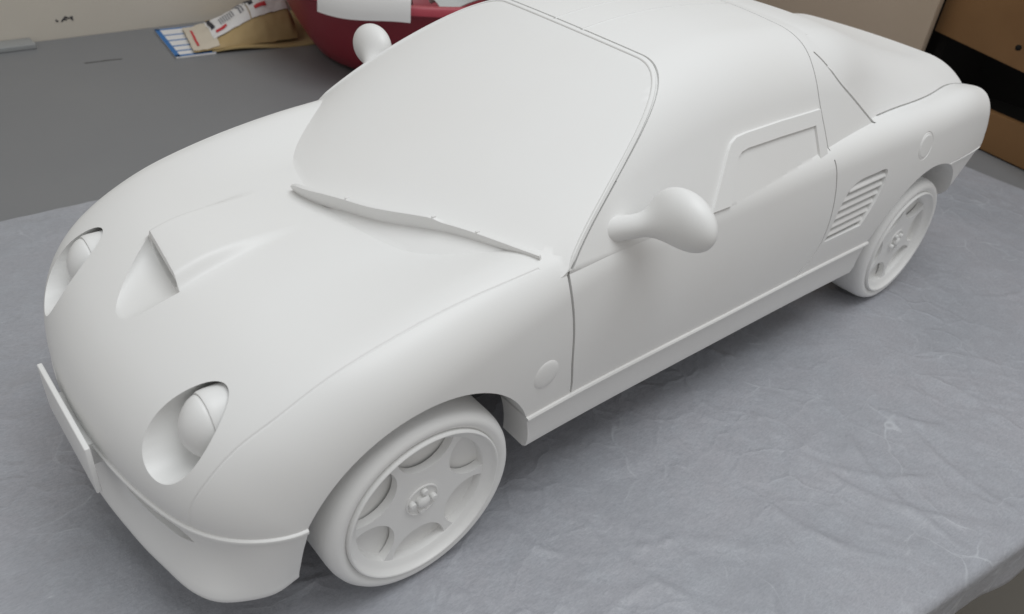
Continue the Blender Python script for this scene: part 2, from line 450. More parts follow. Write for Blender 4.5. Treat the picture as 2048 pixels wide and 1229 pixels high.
for k, nm in NAMES.items():
    for side in ((-1, 1) if k in (4, 5, 6) else (0,)):
        keep = (lab == k) & ((y*side > 0) if side else True)
        bm = bmesh.new(); bm.from_mesh(me); bm.faces.ensure_lookup_table()
        bmesh.ops.delete(bm, geom=[bm.faces[i] for i in np.nonzero(~keep)[0]], context='FACES')
        m2 = bpy.data.meshes.new(nm); bm.to_mesh(m2); bm.free()
        m2.transform(Matrix.Scale(S, 4)); m2.materials.clear(); m2.materials.append(M_PRIMER)
        parts[(k, side)] = link(nm, m2, car)
drop(body)
# =====================================================================
# the car's fitted parts
# =====================================================================
shell = parts[(0, 0)]
# windscreen surround: a thin raised strip along the edge
pe, ne = snap(fC, EDGE)
part('windscreen_surround', sweep(EDGE[1:-1]+np.array([.0025, 0, 0]), [(-.0058,-.006),(.0058,-.006),(.0058,.0015),(.004,.0034),(-.004,.0034),(-.0058,.0015)], ne[1:-1], scales=np.clip(np.minimum(np.arange(198), np.arange(198)[::-1])/5., .15, 1)), M_PRIMER, parts[(2, 0)])
# ---- front bumper: rows lofted from the body line to the lip
tc = np.linspace(0, 1, 121)
half = smooth_curve([(-.553,0),(-.550,.09),(-.541,.20),(-.526,.30),(-.505,.39),(-.486,.435),(-.452,.494),(-.404,.541),(-.346,.568),(-.297,.577),(-.22,.585)], 61)
lip = smooth_curve([(-.570,0),(-.566,.09),(-.552,.219),(-.540,.30),(-.527,.363),(-.504,.455),(-.476,.503),(-.418,.542),(-.358,.560),(-.311,.553),(-.22,.545)], 61)
half = np.vstack([half[::-1]*[1, -1], half[1:]]); lip = np.vstack([lip[::-1]*[1, -1], lip[1:]])
snp, _ = snap(lambda x, y, z: fBs(x, y, z)+1e3*0*z, np.c_[half, np.full(len(half), .378)]); top_c = np.c_[half[:, 0], half[:, 1]]
for k in range(len(half)):                                   # keep the seam on the body
    p = half[k].copy()
    nrm = np.array([-1, 0.]) if abs(p[1]) < 1e-6 else None
    for _ in range(12):
        f0 = float(fBs(p[0], p[1], .374)); gx = float(fBs(p[0]+1e-3, p[1], .374)-f0)/1e-3; gy = float(fBs(p[0], p[1]+1e-3, .374)-f0)/1e-3
        q = f0/(gx*gx+gy*gy+1e-6); p = p-np.array([gx, gy])*np.clip(q, -.02, .02)
    top_c[k] = p
def outward(c):
    t = np.gradient(c, axis=0); nn = np.stack([t[:, 1], -t[:, 0]], -1); nn /= np.linalg.norm(nn, axis=1)[:, None]
    mid = c-np.array([.1, 0]); s_ = np.sign((nn*mid).sum(1)); return nn*s_[:, None]
rows = [(.384,0,-.03),(.376,0,-.008),(.3725,0,-.004),(.3715,0,.003),(.369,0,.0055),(.364,0,.0060),(.360,0,.0045),(.357,.0,.000),(.354,.02,-.004),(.340,.10,-.008),(.32,.22,-.014),(.295,.40,-.017),(.265,.58,-.015),(.235,.75,-.010),(.210,.90,-.004),(.193,1,0),(.183,1,.0005),(.174,1,-.004),(.170,1,-.012),(.172,1,-.05),(.23,.5,-.06),(.384,.2,-.06)]
V = []; F = []
for z, w, off in rows:
    c_2 = (1-w)*top_c+w*lip; c_2 = c_2+outward(c_2)*(np.full(len(c_2), off) if (off > 0 or z > .375 or z < .19 or off < -.03) else off*(1-.95*sstep(.49, .57, np.abs(half[:, 1]))))[:, None]
    V += [(a, b, z) for a, b in c_2]
n = len(half); m = len(rows)
for k in range(m):
    k2 = (k+1) % m
    for q in range(n-1): F.append([k*n+q, k*n+q+1, k2*n+q+1, k2*n+q])
F += [[k*n for k in range(m)], [k*n+n-1 for k in range(m)][::-1]]
bump = temp_obj(V, F)
boolean(bump, [temp_obj(*prism([(-.292, .40), (-.312, .10), (.3, .10), (.3, .40)], 1, -1, 1))], 'DIFFERENCE')
slot = []
for s_ in (-1, 1):
    pts = [(.17,.316),(.21,.336),(.30,.344),(.40,.333),(.44,.310),(.40,.299),(.30,.295),(.21,.300)]
    pr = prism([(s_*a, b) for a, b in pts], 0, -.9, -.3)
    pr = ([(v[0]+.0, v[1], v[2]) for v in pr[0]], pr[1])
    # follow the outline: depth about one centimetre behind the face
    face = np.array([np.interp(abs(v[1]), half[60:, 1], half[60:, 0]) for v in pr[0]])
    slot.append(temp_obj([(fx+.045 if v[0] > -.6 else -.9, v[1], v[2]) for v, fx in zip(pr[0], face)], pr[1]))
boolean(bump, slot, 'DIFFERENCE')
def adopt(o, name, parent, angle=30):
    m2 = o.data.copy(); m2.name = name; m2.transform(Matrix.Scale(S, 4)); finish(m2, M_PRIMER, angle); drop(o)
    return link(name, m2, parent)
front_bumper = adopt(bump, 'front_bumper', car)
# ---- sills
for s_ in (-1, 1):
    xs = np.linspace(.05, 2.1, 60)
    zt = np.interp(xs, [.05,.45,1.1,1.9,2.1], [.372,.372,.365,.365,.365]); zb_ = np.interp(xs, [.05, 2.1], [.252, .226])
    prof = [(-.03,.010,0),(-.004,.0035,0),(.0055,.001,0),(.0080,-.004,0),(.0062,-.010,0),(.000,-.013,0),(-.003,-.02,0),(-.006,.03,1),(-.012,.004,1),(-.022,-.002,1),(-.10,.0,1),(-.10,.012,0)]
    V = []; F = []
    for xv, a, b in zip(xs, zt, zb_):
        ys = float(YM(xv))-.35*(.52-a)**2
        for dy, dz, w in prof: V.append((xv, s_*(ys+dy), (b if w else a)+dz))
    m = len(prof)
    for k in range(len(xs)-1):
        for q in range(m): F.append([k*m+q, k*m+(q+1) % m, (k+1)*m+(q+1) % m, (k+1)*m+q])
    F += [list(range(m)), [(len(xs)-1)*m+q for q in range(m)]]
    sill = temp_obj(V, F); boolean(sill, arch_cutters((0, 1)), 'DIFFERENCE'); adopt(sill, 'sill', car)
# ---- rear bumper: follows the tail, tucked in towards its foot
def fR(x, y, z):
    ya = np.abs(y); t = np.maximum(.577-z, 0)
    side = ya-YM(x)-.001+.10*t
    tail = (x+.40*plan(ya)-2.765+.75*t)/1.2
    f = smax(side, tail, .05)
    bead = .004*np.exp(-((z-.567)/.006)**2)+.0*x
    f = f+.003-bead*1.4
    return np.maximum(np.maximum(f, z-.5775), np.maximum(.335+.06*sstep(2.45, 2.7, x)-z, 2.23-x))
rb = temp_obj(*star_solid(fR, 2.2, 2.4, .46, 60, 30, 90, 420, rmax=1.5))
boolean(rb, arch_cutters((1,)), 'DIFFERENCE')
adopt(rb, 'rear_bumper', car)
# ---- number plate on its bracket
def rbox(x0, x1, y0, y1, z0, z1, bev=.003, name=None):
    bm = bmesh.new(); bmesh.ops.create_cube(bm, size=1)
    for v in bm.verts: v.co = Vector(((x0+x1)/2+v.co.x*(x1-x0), (y0+y1)/2+v.co.y*(y1-y0), (z0+z1)/2+v.co.z*(z1-z0)))
    if bev: bmesh.ops.bevel(bm, geom=list(bm.edges), offset=bev, segments=3, profile=.5, affect='EDGES', clamp_overlap=True)
    V = [tuple(v.co) for v in bm.verts]; bm.verts.index_update(); F = [[v.index for v in f.verts] for f in bm.faces]; bm.free(); return V, F
plate = part('number_plate', rbox(-.588, -.576, -.180, .160, .292, .428, .003), M_PRIMER, car)
part('plate_bracket', rbox(-.582, -.535, -.11, .10, .31, .375, .004), M_PRIMER, plate)
# ---- headlights
for yl, zl, LRY in LAMPS:
    prof = [(-.446,.02),(-.445,.12),(-.443,.25),(-.438,.40),(-.430,.56),(-.420,.70),(-.410,.80),(-.402,.85),(-.397,.865)]
    lamp = part('headlight', tube_x(yl, zl-.002, LRY-.002, LRZ-.004, prof+[(-.391,.84)], 64), M_PRIMER, car, angle=50)
    part('headlight_ring', tube_x(yl, zl-.002, LRY-.002, LRZ-.004, [(-.391,.80),(-.392,.86),(-.393,.905),(-.388,.93),(-.378,.94),(-.33,.94),(-.285,.93)], 64), M_PRIMER, lamp, angle=50)
# ---- indicator discs and fuel cap
for s_ in (-1, 1):
    V, F = lathe([(0, .009), (.018, .0085), (.032, .007), (.040, .0045), (.0425, .002), (.0435, -.006)], 48)
    yv = float(YM(.334)); me2 = part('side_indicator', ([(v[0]+.334, s_*(.6035-.003+v[1]), v[2]+.497) for v in V], F), M_PRIMER, car)
p, nn = snap(fBs, np.array([FUEL]))
fz = Vector(nn[0]); rot = fz.to_track_quat('Y', 'Z').to_matrix()
V, F = lathe([(0, .0015), (.030, .0015), (.038, .001), (.0405, -.001), (.041, -.004)], 48)
part('fuel_cap', ([tuple(Vector(p[0])+rot @ Vector(v)) for v in V], F), M_PRIMER, car)
# ---- side vents with louvres
for s_ in (-1, 1):
    pan = part('side_vent', ([(a, s_*.5675, b) for a, b in VENT], [list(range(len(VENT)))]), M_PRIMER, car, fix=False)
    for k in range(6):
        zc = .492+.0298*k
        xl = np.interp(zc, [.472,.51,.61,.647,.666], [1.566,1.575,1.603,1.636,1.70]); xr = np.interp(zc, [.472,.515,.62,.66], [1.782,1.808,1.850,1.852])
        path = np.array([(xx, s_*.588, zc) for xx in np.linspace(xl-.004, xr+.012, 12)])
        prof = [(-.016,.010),(-.004,.0095),(.006,.0065),(.0115,.0005),(.0125,-.005),(.009,-.0085),(.001,-.0085),(-.016,-.006)]
        V = [(q[0], s_*(abs(q[1])+a), q[2]+b) for q in path for a, b in prof]; m = 8
        F = [[i*m+j, i*m+(j+1) % m, (i+1)*m+(j+1) % m, (i+1)*m+j] for i in range(11) for j in range(m)]+[list(range(m)), [11*m+j for j in range(m)]]
        part('slat', (V, F), M_PRIMER, pan)
# ---- raised frames of the side windows
OUT = [(.915,.755),(.981,.838),(1.014,.882),(1.030,.898),(1.055,.908),(1.10,.911),(1.267,.910),(1.484,.902),(1.488,.86),(1.495,.80),(1.502,.752)]
INN = [(.990,.748),(1.040,.843),(1.053,.862),(1.070,.871),(1.10,.875),(1.258,.873),(1.448,.866),(1.452,.80),(1.453,.748)]
for s_ in (-1, 1):
    xs = np.linspace(.88, 1.54, 80); zs = np.linspace(.748, .925, 36); XX, ZZ = np.meshgrid(xs, zs)
    lo = np.full(XX.shape, .2); hi = np.full(XX.shape, .8)
    for _ in range(34):
        m_ = (lo+hi)/2; ins = fC(XX, m_, ZZ) < 0; lo = np.where(ins, m_, lo); hi = np.where(ins, hi, m_)
    V = []; F = []; n = 80; m = 36; o = n*m
    for off in (.0080, -.012):
        V += [(a, s_*(b+off), c) for a, b, c in zip(XX.ravel(), lo.ravel(), ZZ.ravel())]
    for a in range(m-1):
        for b in range(n-1): F.append([a*n+b, a*n+b+1, (a+1)*n+b+1, (a+1)*n+b]); F.append([o+a*n+b, o+(a+1)*n+b, o+(a+1)*n+b+1, o+a*n+b+1])
    for a in range(m-1):
        F.append([a*n, (a+1)*n, o+(a+1)*n, o+a*n]); k = a*n+n-1; F.append([k, o+k, o+k+n, k+n])
    for b in range(n-1):
        F.append([b, o+b, o+b+1, b+1]); k = (m-1)*n+b; F.append([k, k+1, o+k+1, o+k])
    fr = temp_obj(V, F); boolean(fr, [temp_obj(*prism(OUT, 1, -1, 1))], 'INTERSECT'); boolean(fr, [temp_obj(*prism(INN, 1, -1, 1))], 'DIFFERENCE')
    adopt(fr, 'window_frame', parts[(5, s_)])
# ---- door mirrors
def capsule(x, y, z, a, b, r0, r1):
    a = np.array(a); b = np.array(b); ab = b-a
    t = np.clip(((x-a[0])*ab[0]+(y-a[1])*ab[1]+(z-a[2])*ab[2])/(ab@ab), 0, 1)
    return np.sqrt((x-a[0]-t*ab[0])**2+(y-a[1]-t*ab[1])**2+(z-a[2]-t*ab[2])**2)-(r0+(r1-r0)*t)
HC = np.array([.655, -.668, .856])
def fM(x, y, z):
    y = y+HC[1]; dx, dy, dz = x-HC[0], y-HC[1], z-HC[2]
    head = (np.sqrt((dx/.048)**2+(dy/.090)**2+((dz-.10*dy)/.068)**2)-1)*.065
    head = smax(head, dx-.042, .02)
    neck = capsule(x, y, z, (.535, -.480, .764), HC, .038, .019)
    return smin(head, neck, .060)
V, F = star_solid(fM, HC[0], HC[0]+.001, HC[2], 50, 2, 50, 110, rmax=.5)
V = V+np.array([0, HC[1], 0])
part('door_mirror', (V, F), M_PRIMER, parts[(5, -1)]); part('door_mirror', mirrored((V, F)), M_PRIMER, parts[(5, 1)])
# ---- wiper lying along the foot of the windscreen
fHW = lambda x, y, z: np.minimum(fBs(x, y, z), np.maximum(fW(x, y, z), fC(x, y, z)))
wp = smooth_curve([(.078,.125,.727),(.088,.06,.735),(.128,-.06,.748),(.160,-.15,.756),(.196,-.22,.766),(.232,-.285,.775),(.272,-.36,.778),(.315,-.445,.775),(.352,-.520,.772)], 60)
tt = np.linspace(0, 1, 60)
hgt = np.interp(tt, [0,.04,.2,.45,.62,.66,.8,1], [.016,.028,.034,.037,.034,.023,.018,.012])
wid = np.interp(tt, [0,.04,.3,.62,.66,1], [.004,.0065,.007,.006,.005,.0035])
V = []; F = []
T = np.gradient(wp, axis=0); T /= np.linalg.norm(T, axis=1)[:, None]; up = np.array([-.42, 0, .9])
prof = [(-1,-.4),(-1,.85),(-.7,1),(.7,1),(1,.85),(1,-.4)]
for k in range(60):
    B = np.cross(T[k], up); B /= np.linalg.norm(B)
    for a, b in prof: V.append(wp[k]+B*a*wid[k]+up*b*hgt[k])
F = [[i*6+j, i*6+(j+1) % 6, (i+1)*6+(j+1) % 6, (i+1)*6+j] for i in range(59) for j in range(6)]+[list(range(6)), [59*6+j for j in range(6)]]
wiper = part('wiper', (V, F), M_PRIMER, car)
for k in (17, 37, 46):
    q = wp[k]+up*hgt[k]; part('wiper_clip', rbox(q[0]-.003, q[0]+.008, q[1]-.003, q[1]+.002, q[2]-.006, q[2]+.004, .001), M_PRIMER, wiper)
# ---- wheels: tyre, rim with six half-moon windows, hub
def rounded_tyre():
    return [(.208,-.012),(.212,-.007),(.217,-.003),(.225,.001),(.234,.0015),(.242,-.003),(.250,-.014),(.2545,-.030),(.256,-.05),(.256,-.125),(.2545,-.142),(.249,-.158),(.238,-.17),(.21,-.172),(.208,-.165)]
TYRE = rounded_tyre()
spk = temp_obj(*lathe([(0,-.040),(0.0,-.022),(.045,-.020),(.052,-.0215),(.06,-.021),(.12,-.0205),(.165,-.0195),(.1815,-.018),(.1815,-.042),(0,-.042)][1:-1]+[(0.0,-.042)], 144))
bm = bmesh.new(); bm.from_mesh(spk.data); bmesh.ops.remove_doubles(bm, verts=bm.verts, dist=1e-6); bmesh.ops.recalc_face_normals(bm, faces=bm.faces); bm.to_mesh(spk.data); bm.free()
wins = []
for k in range(6):
    a = math.radians(32+60*k); cxw, czw = .172*math.cos(a), .172*math.sin(a)
    wins.append(barrel(cxw, czw, .0765, -.2, .2, 64))
boolean(spk, wins, 'DIFFERENCE')
SPK = spk.data.copy(); drop(spk); SPK.transform(Matrix.Scale(S, 4)); finish(SPK, M_PRIMER, 30)
TY = mesh_from('tyre', *lathe(TYRE, 128)); 
RM = mesh_from('rim', *lathe([(.211,-.010),(.2115,-.002),(.2105,.0045),(.2075,.0065),(.2045,.005),(.2025,.000),(.199,-.006),(.193,-.0115),(.1805,-.0165),(.1795,-.018),(.178,-.040),(.172,-.044),(.10,-.049),(.0,-.050)], 128))
HB = mesh_from('hub', *lathe([(.046,-.0215),(.0455,-.0175),(.0435,-.0165),(.0415,-.0175),(.041,-.0205),(.017,-.0205),(.0165,-.010),(.012,-.0055),(.0,-.004)], 64))
BT = mesh_from('bolt', *lathe([(.0085,-.021),(.0085,-.011),(.0065,-.0085),(0,-.008)], 20))
for mm_ in (TY, RM, HB, BT):
    bm = bmesh.new(); bm.from_mesh(mm_); bmesh.ops.remove_doubles(bm, verts=bm.verts, dist=1e-7); bmesh.ops.recalc_face_normals(bm, faces=bm.faces); bm.to_mesh(mm_); bm.free(); finish(mm_, M_PRIMER, 40)
for xw, rot_ in ((0.0, 0), (2.235, 40)):
    for s_ in (-1, 1):
        w = link('wheel', TY, car); w.location = (xw*S, s_*.600*S, .256*S); w.rotation_euler = (0, math.radians(rot_), 0 if s_ > 0 else math.pi)
        # built with the outer face towards +y
        rim = link('rim', RM, w); link('spokes', SPK, rim); link('hub', HB, rim)
        for k in range(4):
            b = link('bolt', BT, rim); a = math.pi/2*k+.1; b.location = (.030*math.cos(a)*S, 0, .030*math.sin(a)*S)
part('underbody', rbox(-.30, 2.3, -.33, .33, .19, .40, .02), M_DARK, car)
# =====================================================================
# the bench and what lies behind the car
# =====================================================================
from mathutils import noise
def P3(x, y, z): return Vector((x*S, y*S, z*S))
# ---- materials
M_TABLE = material('grey_laminate', (.205, .209, .217), .45, .4, bump=(60, .05, .002), mix=(5, (.220, .223, .228), .35, .7))
M_WALL = material('cream_board', (.60, .555, .48), .6, .3, bump=(40, .08, .002), mix=(3, (.55, .51, .45), .4, .65))
M_RED = material('red_plastic', (.30, .028, .045), .38, .5, bump=(18, .04, .003))
M_PAPER = material('white_paper', (.74, .73, .72), .7, .2, bump=(30, .2, .003))
M_KRAFT = material('kraft_paper', (.46, .34, .17), .6, .25, bump=(45, .3, .003), mix=(14, (.40, .285, .13), .4, .65))
M_TAN = material('tan_paper', (.52, .40, .20), .7, .2, mix=(9, (.46, .34, .16), .4, .7))
M_BLUE = material('blue_print', (.05, .17, .42), .6, .2)
M_REDINK = material('red_print', (.55, .05, .06), .6, .2)
M_BLACKINK = material('black_print', (.04, .04, .05), .6, .2)
M_GREYINK = material('grey_print', (.22, .22, .24), .6, .2)
M_CARTON = material('beige_board', (.46, .37, .285), .7, .2, mix=(6, (.43, .345, .26), .4, .65))
M_WOOD = material('brown_wood', (.27, .145, .060), .55, .35, mix=(11, (.22, .115, .045), .35, .7))
M_BLACK = material('black_knob_and_gap_shade', (.012, .011, .010), .8, .1)  # black knob; the shelf's inner boards carry the gap's shade as colour
M_METAL = material('grey_metal', (.30, .31, .31), .35, .5)
# the sheet: grey film, clouded, with whitish scuffs and glints painted along its crinkles
def sheet_material():
    m = bpy.data.materials.new('grey_sheet'); m.use_nodes = True; nt = m.node_tree; L = nt.links.new
    b = nt.nodes['Principled BSDF']; tc = nt.nodes.new('ShaderNodeTexCoord')
    def noise_n(scale, detail, rough=.55):
        n = nt.nodes.new('ShaderNodeTexNoise'); n.inputs['Scale'].default_value = scale; n.inputs['Detail'].default_value = detail; n.inputs['Roughness'].default_value = rough
        L(tc.outputs['Object'], n.inputs['Vector']); return n
    def ramp(src, p0, p1, c0, c1):
        r_ = nt.nodes.new('ShaderNodeValToRGB'); r_.color_ramp.elements[0].position = p0; r_.color_ramp.elements[1].position = p1
        r_.color_ramp.elements[0].color = (*c0, 1); r_.color_ramp.elements[1].color = (*c1, 1); L(src, r_.inputs[0]); return r_
    def mixc(fac, a, c):
        x = nt.nodes.new('ShaderNodeMix'); x.data_type = 'RGBA'
        if isinstance(fac, float): x.inputs[0].default_value = fac
        else: L(fac, x.inputs[0])
        for k, v in ((6, a), (7, c)):
            if isinstance(v, tuple): x.inputs[k].default_value = (*v, 1)
            else: L(v, x.inputs[k])
        return x.outputs[2]
    big = ramp(noise_n(7, 4).outputs['Fac'], .35, .68, (.352, .364, .396), (.420, .417, .448))
    cloud = ramp(noise_n(60, 7, .7).outputs['Fac'], .45, .78, (0, 0, 0), (.55, .55, .55))
    c1 = mixc(cloud.outputs[0], big.outputs[0], (.46, .485, .525))
    mp = nt.nodes.new('ShaderNodeMapping'); mp.inputs['Scale'].default_value = (1, 3.2, 1); mp.inputs['Rotation'].default_value = (0, 0, .5)
    L(tc.outputs['Object'], mp.inputs['Vector'])
    fibn = noise_n(330, 4, .75); L(mp.outputs[0], fibn.inputs['Vector'])
    fib = ramp(fibn.outputs['Fac'], .40, .66, (0, 0, 0), (1, 1, 1))
    c2 = mixc(fib.outputs[0], c1, (.285, .298, .325))
    mx = nt.nodes.new('ShaderNodeMix'); mx.data_type = 'RGBA'; mx.inputs[0].default_value = .60; L(c1, mx.inputs[6]); L(c2, mx.inputs[7])
    # whitish scuffs, short and scattered
    sc1 = noise_n(38, 8, .8); L(mp.outputs[0], sc1.inputs['Vector']); scr = ramp(sc1.outputs['Fac'], .62, .70, (0, 0, 0), (.75, .75, .75))
    c3 = mixc(scr.outputs[0], mx.outputs[2], (.52, .54, .56))
    b.inputs['Roughness'].default_value = .36; b.inputs['Specular IOR Level'].default_value = .5
    # crinkles: sharp cell edges bent by noise, only in patches
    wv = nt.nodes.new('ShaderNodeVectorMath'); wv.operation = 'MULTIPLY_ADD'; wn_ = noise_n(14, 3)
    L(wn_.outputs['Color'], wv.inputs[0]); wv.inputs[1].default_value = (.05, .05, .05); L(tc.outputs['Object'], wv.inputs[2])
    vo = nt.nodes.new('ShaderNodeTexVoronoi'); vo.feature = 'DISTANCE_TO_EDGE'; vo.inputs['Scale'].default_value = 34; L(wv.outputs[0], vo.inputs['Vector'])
    vr = ramp(vo.outputs['Distance'], .0, .10, (1, 1, 1), (0, 0, 0))
    pn = noise_n(6, 3); pr = ramp(pn.outputs['Fac'], .42, .62, (0, 0, 0), (1, 1, 1))
    ml = nt.nodes.new('ShaderNodeMath'); ml.operation = 'MULTIPLY'; L(vr.outputs[0], ml.inputs[0]); L(pr.outputs[0], ml.inputs[1])
    # glints on the sharpest crinkles, painted into the colour as pale lines
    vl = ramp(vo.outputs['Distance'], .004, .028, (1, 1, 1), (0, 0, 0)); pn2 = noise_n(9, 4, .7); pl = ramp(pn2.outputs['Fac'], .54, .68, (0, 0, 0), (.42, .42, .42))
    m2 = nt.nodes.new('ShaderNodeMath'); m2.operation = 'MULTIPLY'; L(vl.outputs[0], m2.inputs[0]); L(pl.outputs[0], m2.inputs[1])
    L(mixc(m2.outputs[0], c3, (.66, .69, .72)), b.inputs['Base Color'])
    n2 = noise_n(170, 6, .65)
    ad = nt.nodes.new('ShaderNodeMath'); ad.operation = 'MULTIPLY_ADD'; ad.inputs[1].default_value = .6; L(ml.outputs[0], ad.inputs[0]); L(n2.outputs['Fac'], ad.inputs[2])
    bp = nt.nodes.new('ShaderNodeBump'); bp.inputs['Strength'].default_value = .55; bp.inputs['Distance'].default_value = .0012
    L(ad.outputs[0], bp.inputs['Height']); L(bp.outputs[0], b.inputs['Normal'])
    return m
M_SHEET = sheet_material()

# ---- wall
w = link('wall', mesh_from('wall', *rbox(-6, 9, 3.79, 4.1, -4, 4, 0)), None); finish(w.data, M_WALL); w['kind'] = 'structure'
# ---- bench
bench = thing('workbench', 'wide grey laminate workbench top under the sheet and the parcels', 'workbench', P3(1, 1, -.02))
def child_at(name, vf, mat, parent, angle=35, fix=True):
    o = part(name, vf, mat, None, angle, fix); o.parent = parent; o.matrix_parent_inverse = Matrix.Translation(-parent.location); return o
def EDGE_Y(x): return -1.40-.147*(x-.88)
child_at('bench_top', prism([(-3.5, EDGE_Y(-3.5)), (7.5, EDGE_Y(7.5)), (7.5, 3.785), (-3.5, 3.785)], 2, -.17, -.018), M_TABLE, bench)
child_at('bench_apron', prism([(-3.4, EDGE_Y(-3.4)+.3), (7.4, EDGE_Y(7.4)+.3), (7.4, EDGE_Y(7.4)+.4), (-3.4, EDGE_Y(-3.4)+.4)], 2, -1.6, -.172), material('bench_apron_board', (.17, .16, .135), .6), bench)
floor = link('floor', mesh_from('floor', [(-14, -9, -4), (14, -9, -4), (14, 9, -4), (-14, 9, -4)], [[0, 1, 2, 3]])); finish(floor.data, material('floor_lino', (.22, .20, .17), .5)); floor['kind'] = 'structure'
child_at('scratch', joined(*[prism([(x0, y0), (x0+.10, y1), (x0+.10, y1+.010), (x0, y0+.016)], 2, -.0185, -.0168) for x0, y0, y1 in ((.42, 3.315, 3.312), (.52, 3.312, 3.304))]), material('dark_scratch', (.075, .075, .075), .5), bench)
# ---- sheet over the bench: flat part with creases, front edge hanging down
def ridge(x, y, sc, seed): return 1-abs(noise.noise(Vector((x*sc, y*sc, seed))))*2
CREASES = []
rnd = random.Random(4)
for k in range(70):
    cx = rnd.uniform(-1.6, 3.9); cy = rnd.choice([rnd.uniform(-1.45, -.75), rnd.uniform(-1.45, .2), rnd.uniform(-1.4, 1.6)])
    a = rnd.uniform(0, math.pi); CREASES.append((cx, cy, math.cos(a), math.sin(a), rnd.uniform(.05, .22), rnd.uniform(.004, .012), rnd.uniform(.004, .012)))
for cx, cy, ang_, ln, w_, h_ in ((.30, -1.20, 2.2, .20, .02, .016), (.62, -1.28, .9, .24, .03, .020), (.95, -1.15, 1.9, .18, .018, .014), (.45, -.95, 1.75, .30, .008, .008), (.15, -1.10, .4, .14, .016, .014), (-.75, .45, 1.1, .25, .05, .03), (-.85, .75, .4, .28, .04, .025), (-.72, -.35, 2.4, .2, .012, .01), (1.3, -1.1, 1.2, .3, .012, .010), (1.55, -1.15, 1.3, .3, .010, .009), (2.6, -.9, .15, .5, .006, .006)):
    CREASES.append((cx, cy, math.cos(ang_), math.sin(ang_), ln, w_, h_))
CR = np.array(CREASES)
nx, ny, nh = 520, 300, 46
def sheet_y(x, y): return y+(EDGE_Y(x)-.012+1.432)*(np.clip((1.70-y)/3.132, 0, 1))**3
xs = np.linspace(-2.2, 3.925, nx); ys = np.linspace(1.70, -1.432, ny)
V = []; F = []
CARX, CARY = xs[None, :]+0*ys[:, None], ys[:, None]+0*xs[None, :]
H = np.zeros((ny, nx))
for cx, cy, ca, sa, ln, w_, h_ in CR:
    u_ = (CARX-cx)*ca+(CARY-cy)*sa; v_ = -(CARX-cx)*sa+(CARY-cy)*ca+.25*u_*u_/ln
    prof_ = np.where(v_ > 0, np.exp(-v_/(w_*2.2)), np.exp(v_/(w_*.7)))
    H += h_*prof_*np.exp(-(u_/ln)**4)*(.75+.25*np.sin(u_/ln*7+cx*9))
for j in range(ny):
    for i in range(nx):
        x_, y_ = xs[i], ys[j]
        H[j, i] += .004*noise.noise(Vector((x_*2.2, y_*2.2, 1.)))+.0030*max(0, ridge(x_, y_, 3.1, 5.)-.55)*2+.0016*ridge(x_, y_, 9., 9.)
calm = np.ones_like(H)
for xw in (0, 2.235):
    for yw in (-.52, .52): calm *= 1-.92*np.exp(-(((CARX-xw)/.16)**2+((CARY-yw)/.16)**2)**2)
patch = np.clip(sstep(-.75, -1.25, CARY)+sstep(-.45, -.95, CARX)+.25*sstep(2.6, 3.6, CARX), 0, 1)
for j in range(ny):
    for i in range(nx):
        if patch[j, i] > .02:
            x_, y_ = xs[i], ys[j]; g_ = max(0, noise.noise(Vector((x_*1.7, y_*1.7, 3.))) + .15)
            H[j, i] += patch[j, i]*g_*(.020*max(0, ridge(x_+.06*noise.noise(Vector((x_*6, y_*6, 0))), y_, 5.5, 11.)-.62)+.011*max(0, ridge(x_, y_+.05*noise.noise(Vector((x_*7, y_*7, 4))), 12., 13.)-.55))
H = (H-.006)*calm-.002*(1-calm)
H = np.clip(H, -.0155, .03)
front = sstep(-1.30, -1.43, CARY); H = H*(1-.6*front)
for j in range(ny):
    for i in range(nx):
        e_ = .018*noise.noise(Vector((xs[i]*1.3, 4.2, 0))) if j == 0 else 0
        V.append((xs[i], sheet_y(xs[i], ys[j])+e_, H[j, i]))
for k in range(1, nh+1):                               # the front: over the edge, then tucked back under it
    t = k/nh
    for i in range(nx):
        x_ = xs[i]; s_ = t*.75; y0 = float(sheet_y(x_, ys[-1])); r_ = .03
        fold = .030*noise.noise(Vector((x_*2.6, 7.1, s_*1.2)))+.016*noise.noise(Vector((x_*8, 3.1, s_*3)))
        if s_ < r_*1.57: a = s_/r_; yq = y0-r_*math.sin(a); zq = H[-1, i]-r_*(1-math.cos(a))
        else:
            q = s_-r_*1.57; yq = y0-r_; zq = H[-1, i]-r_-q
            if q > .15: yq += min(.22, (q-.15)*1.1)
        g = min(1, max(0, s_-.06)/.15)
        V.append((x_, yq-abs(fold)*g, zq))
nr = ny+nh
for j in range(nr-1):
    for i in range(nx-1): F.append([j*nx+i, (j+1)*nx+i, (j+1)*nx+i+1, j*nx+i+1])
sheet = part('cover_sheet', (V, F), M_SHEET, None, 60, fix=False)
sheet.data.flip_normals() if sheet.data.polygons[0].normal.z < 0 else None
tag(sheet, 'crumpled thin grey sheet under the car, hanging over the bench edge', 'cover sheet')

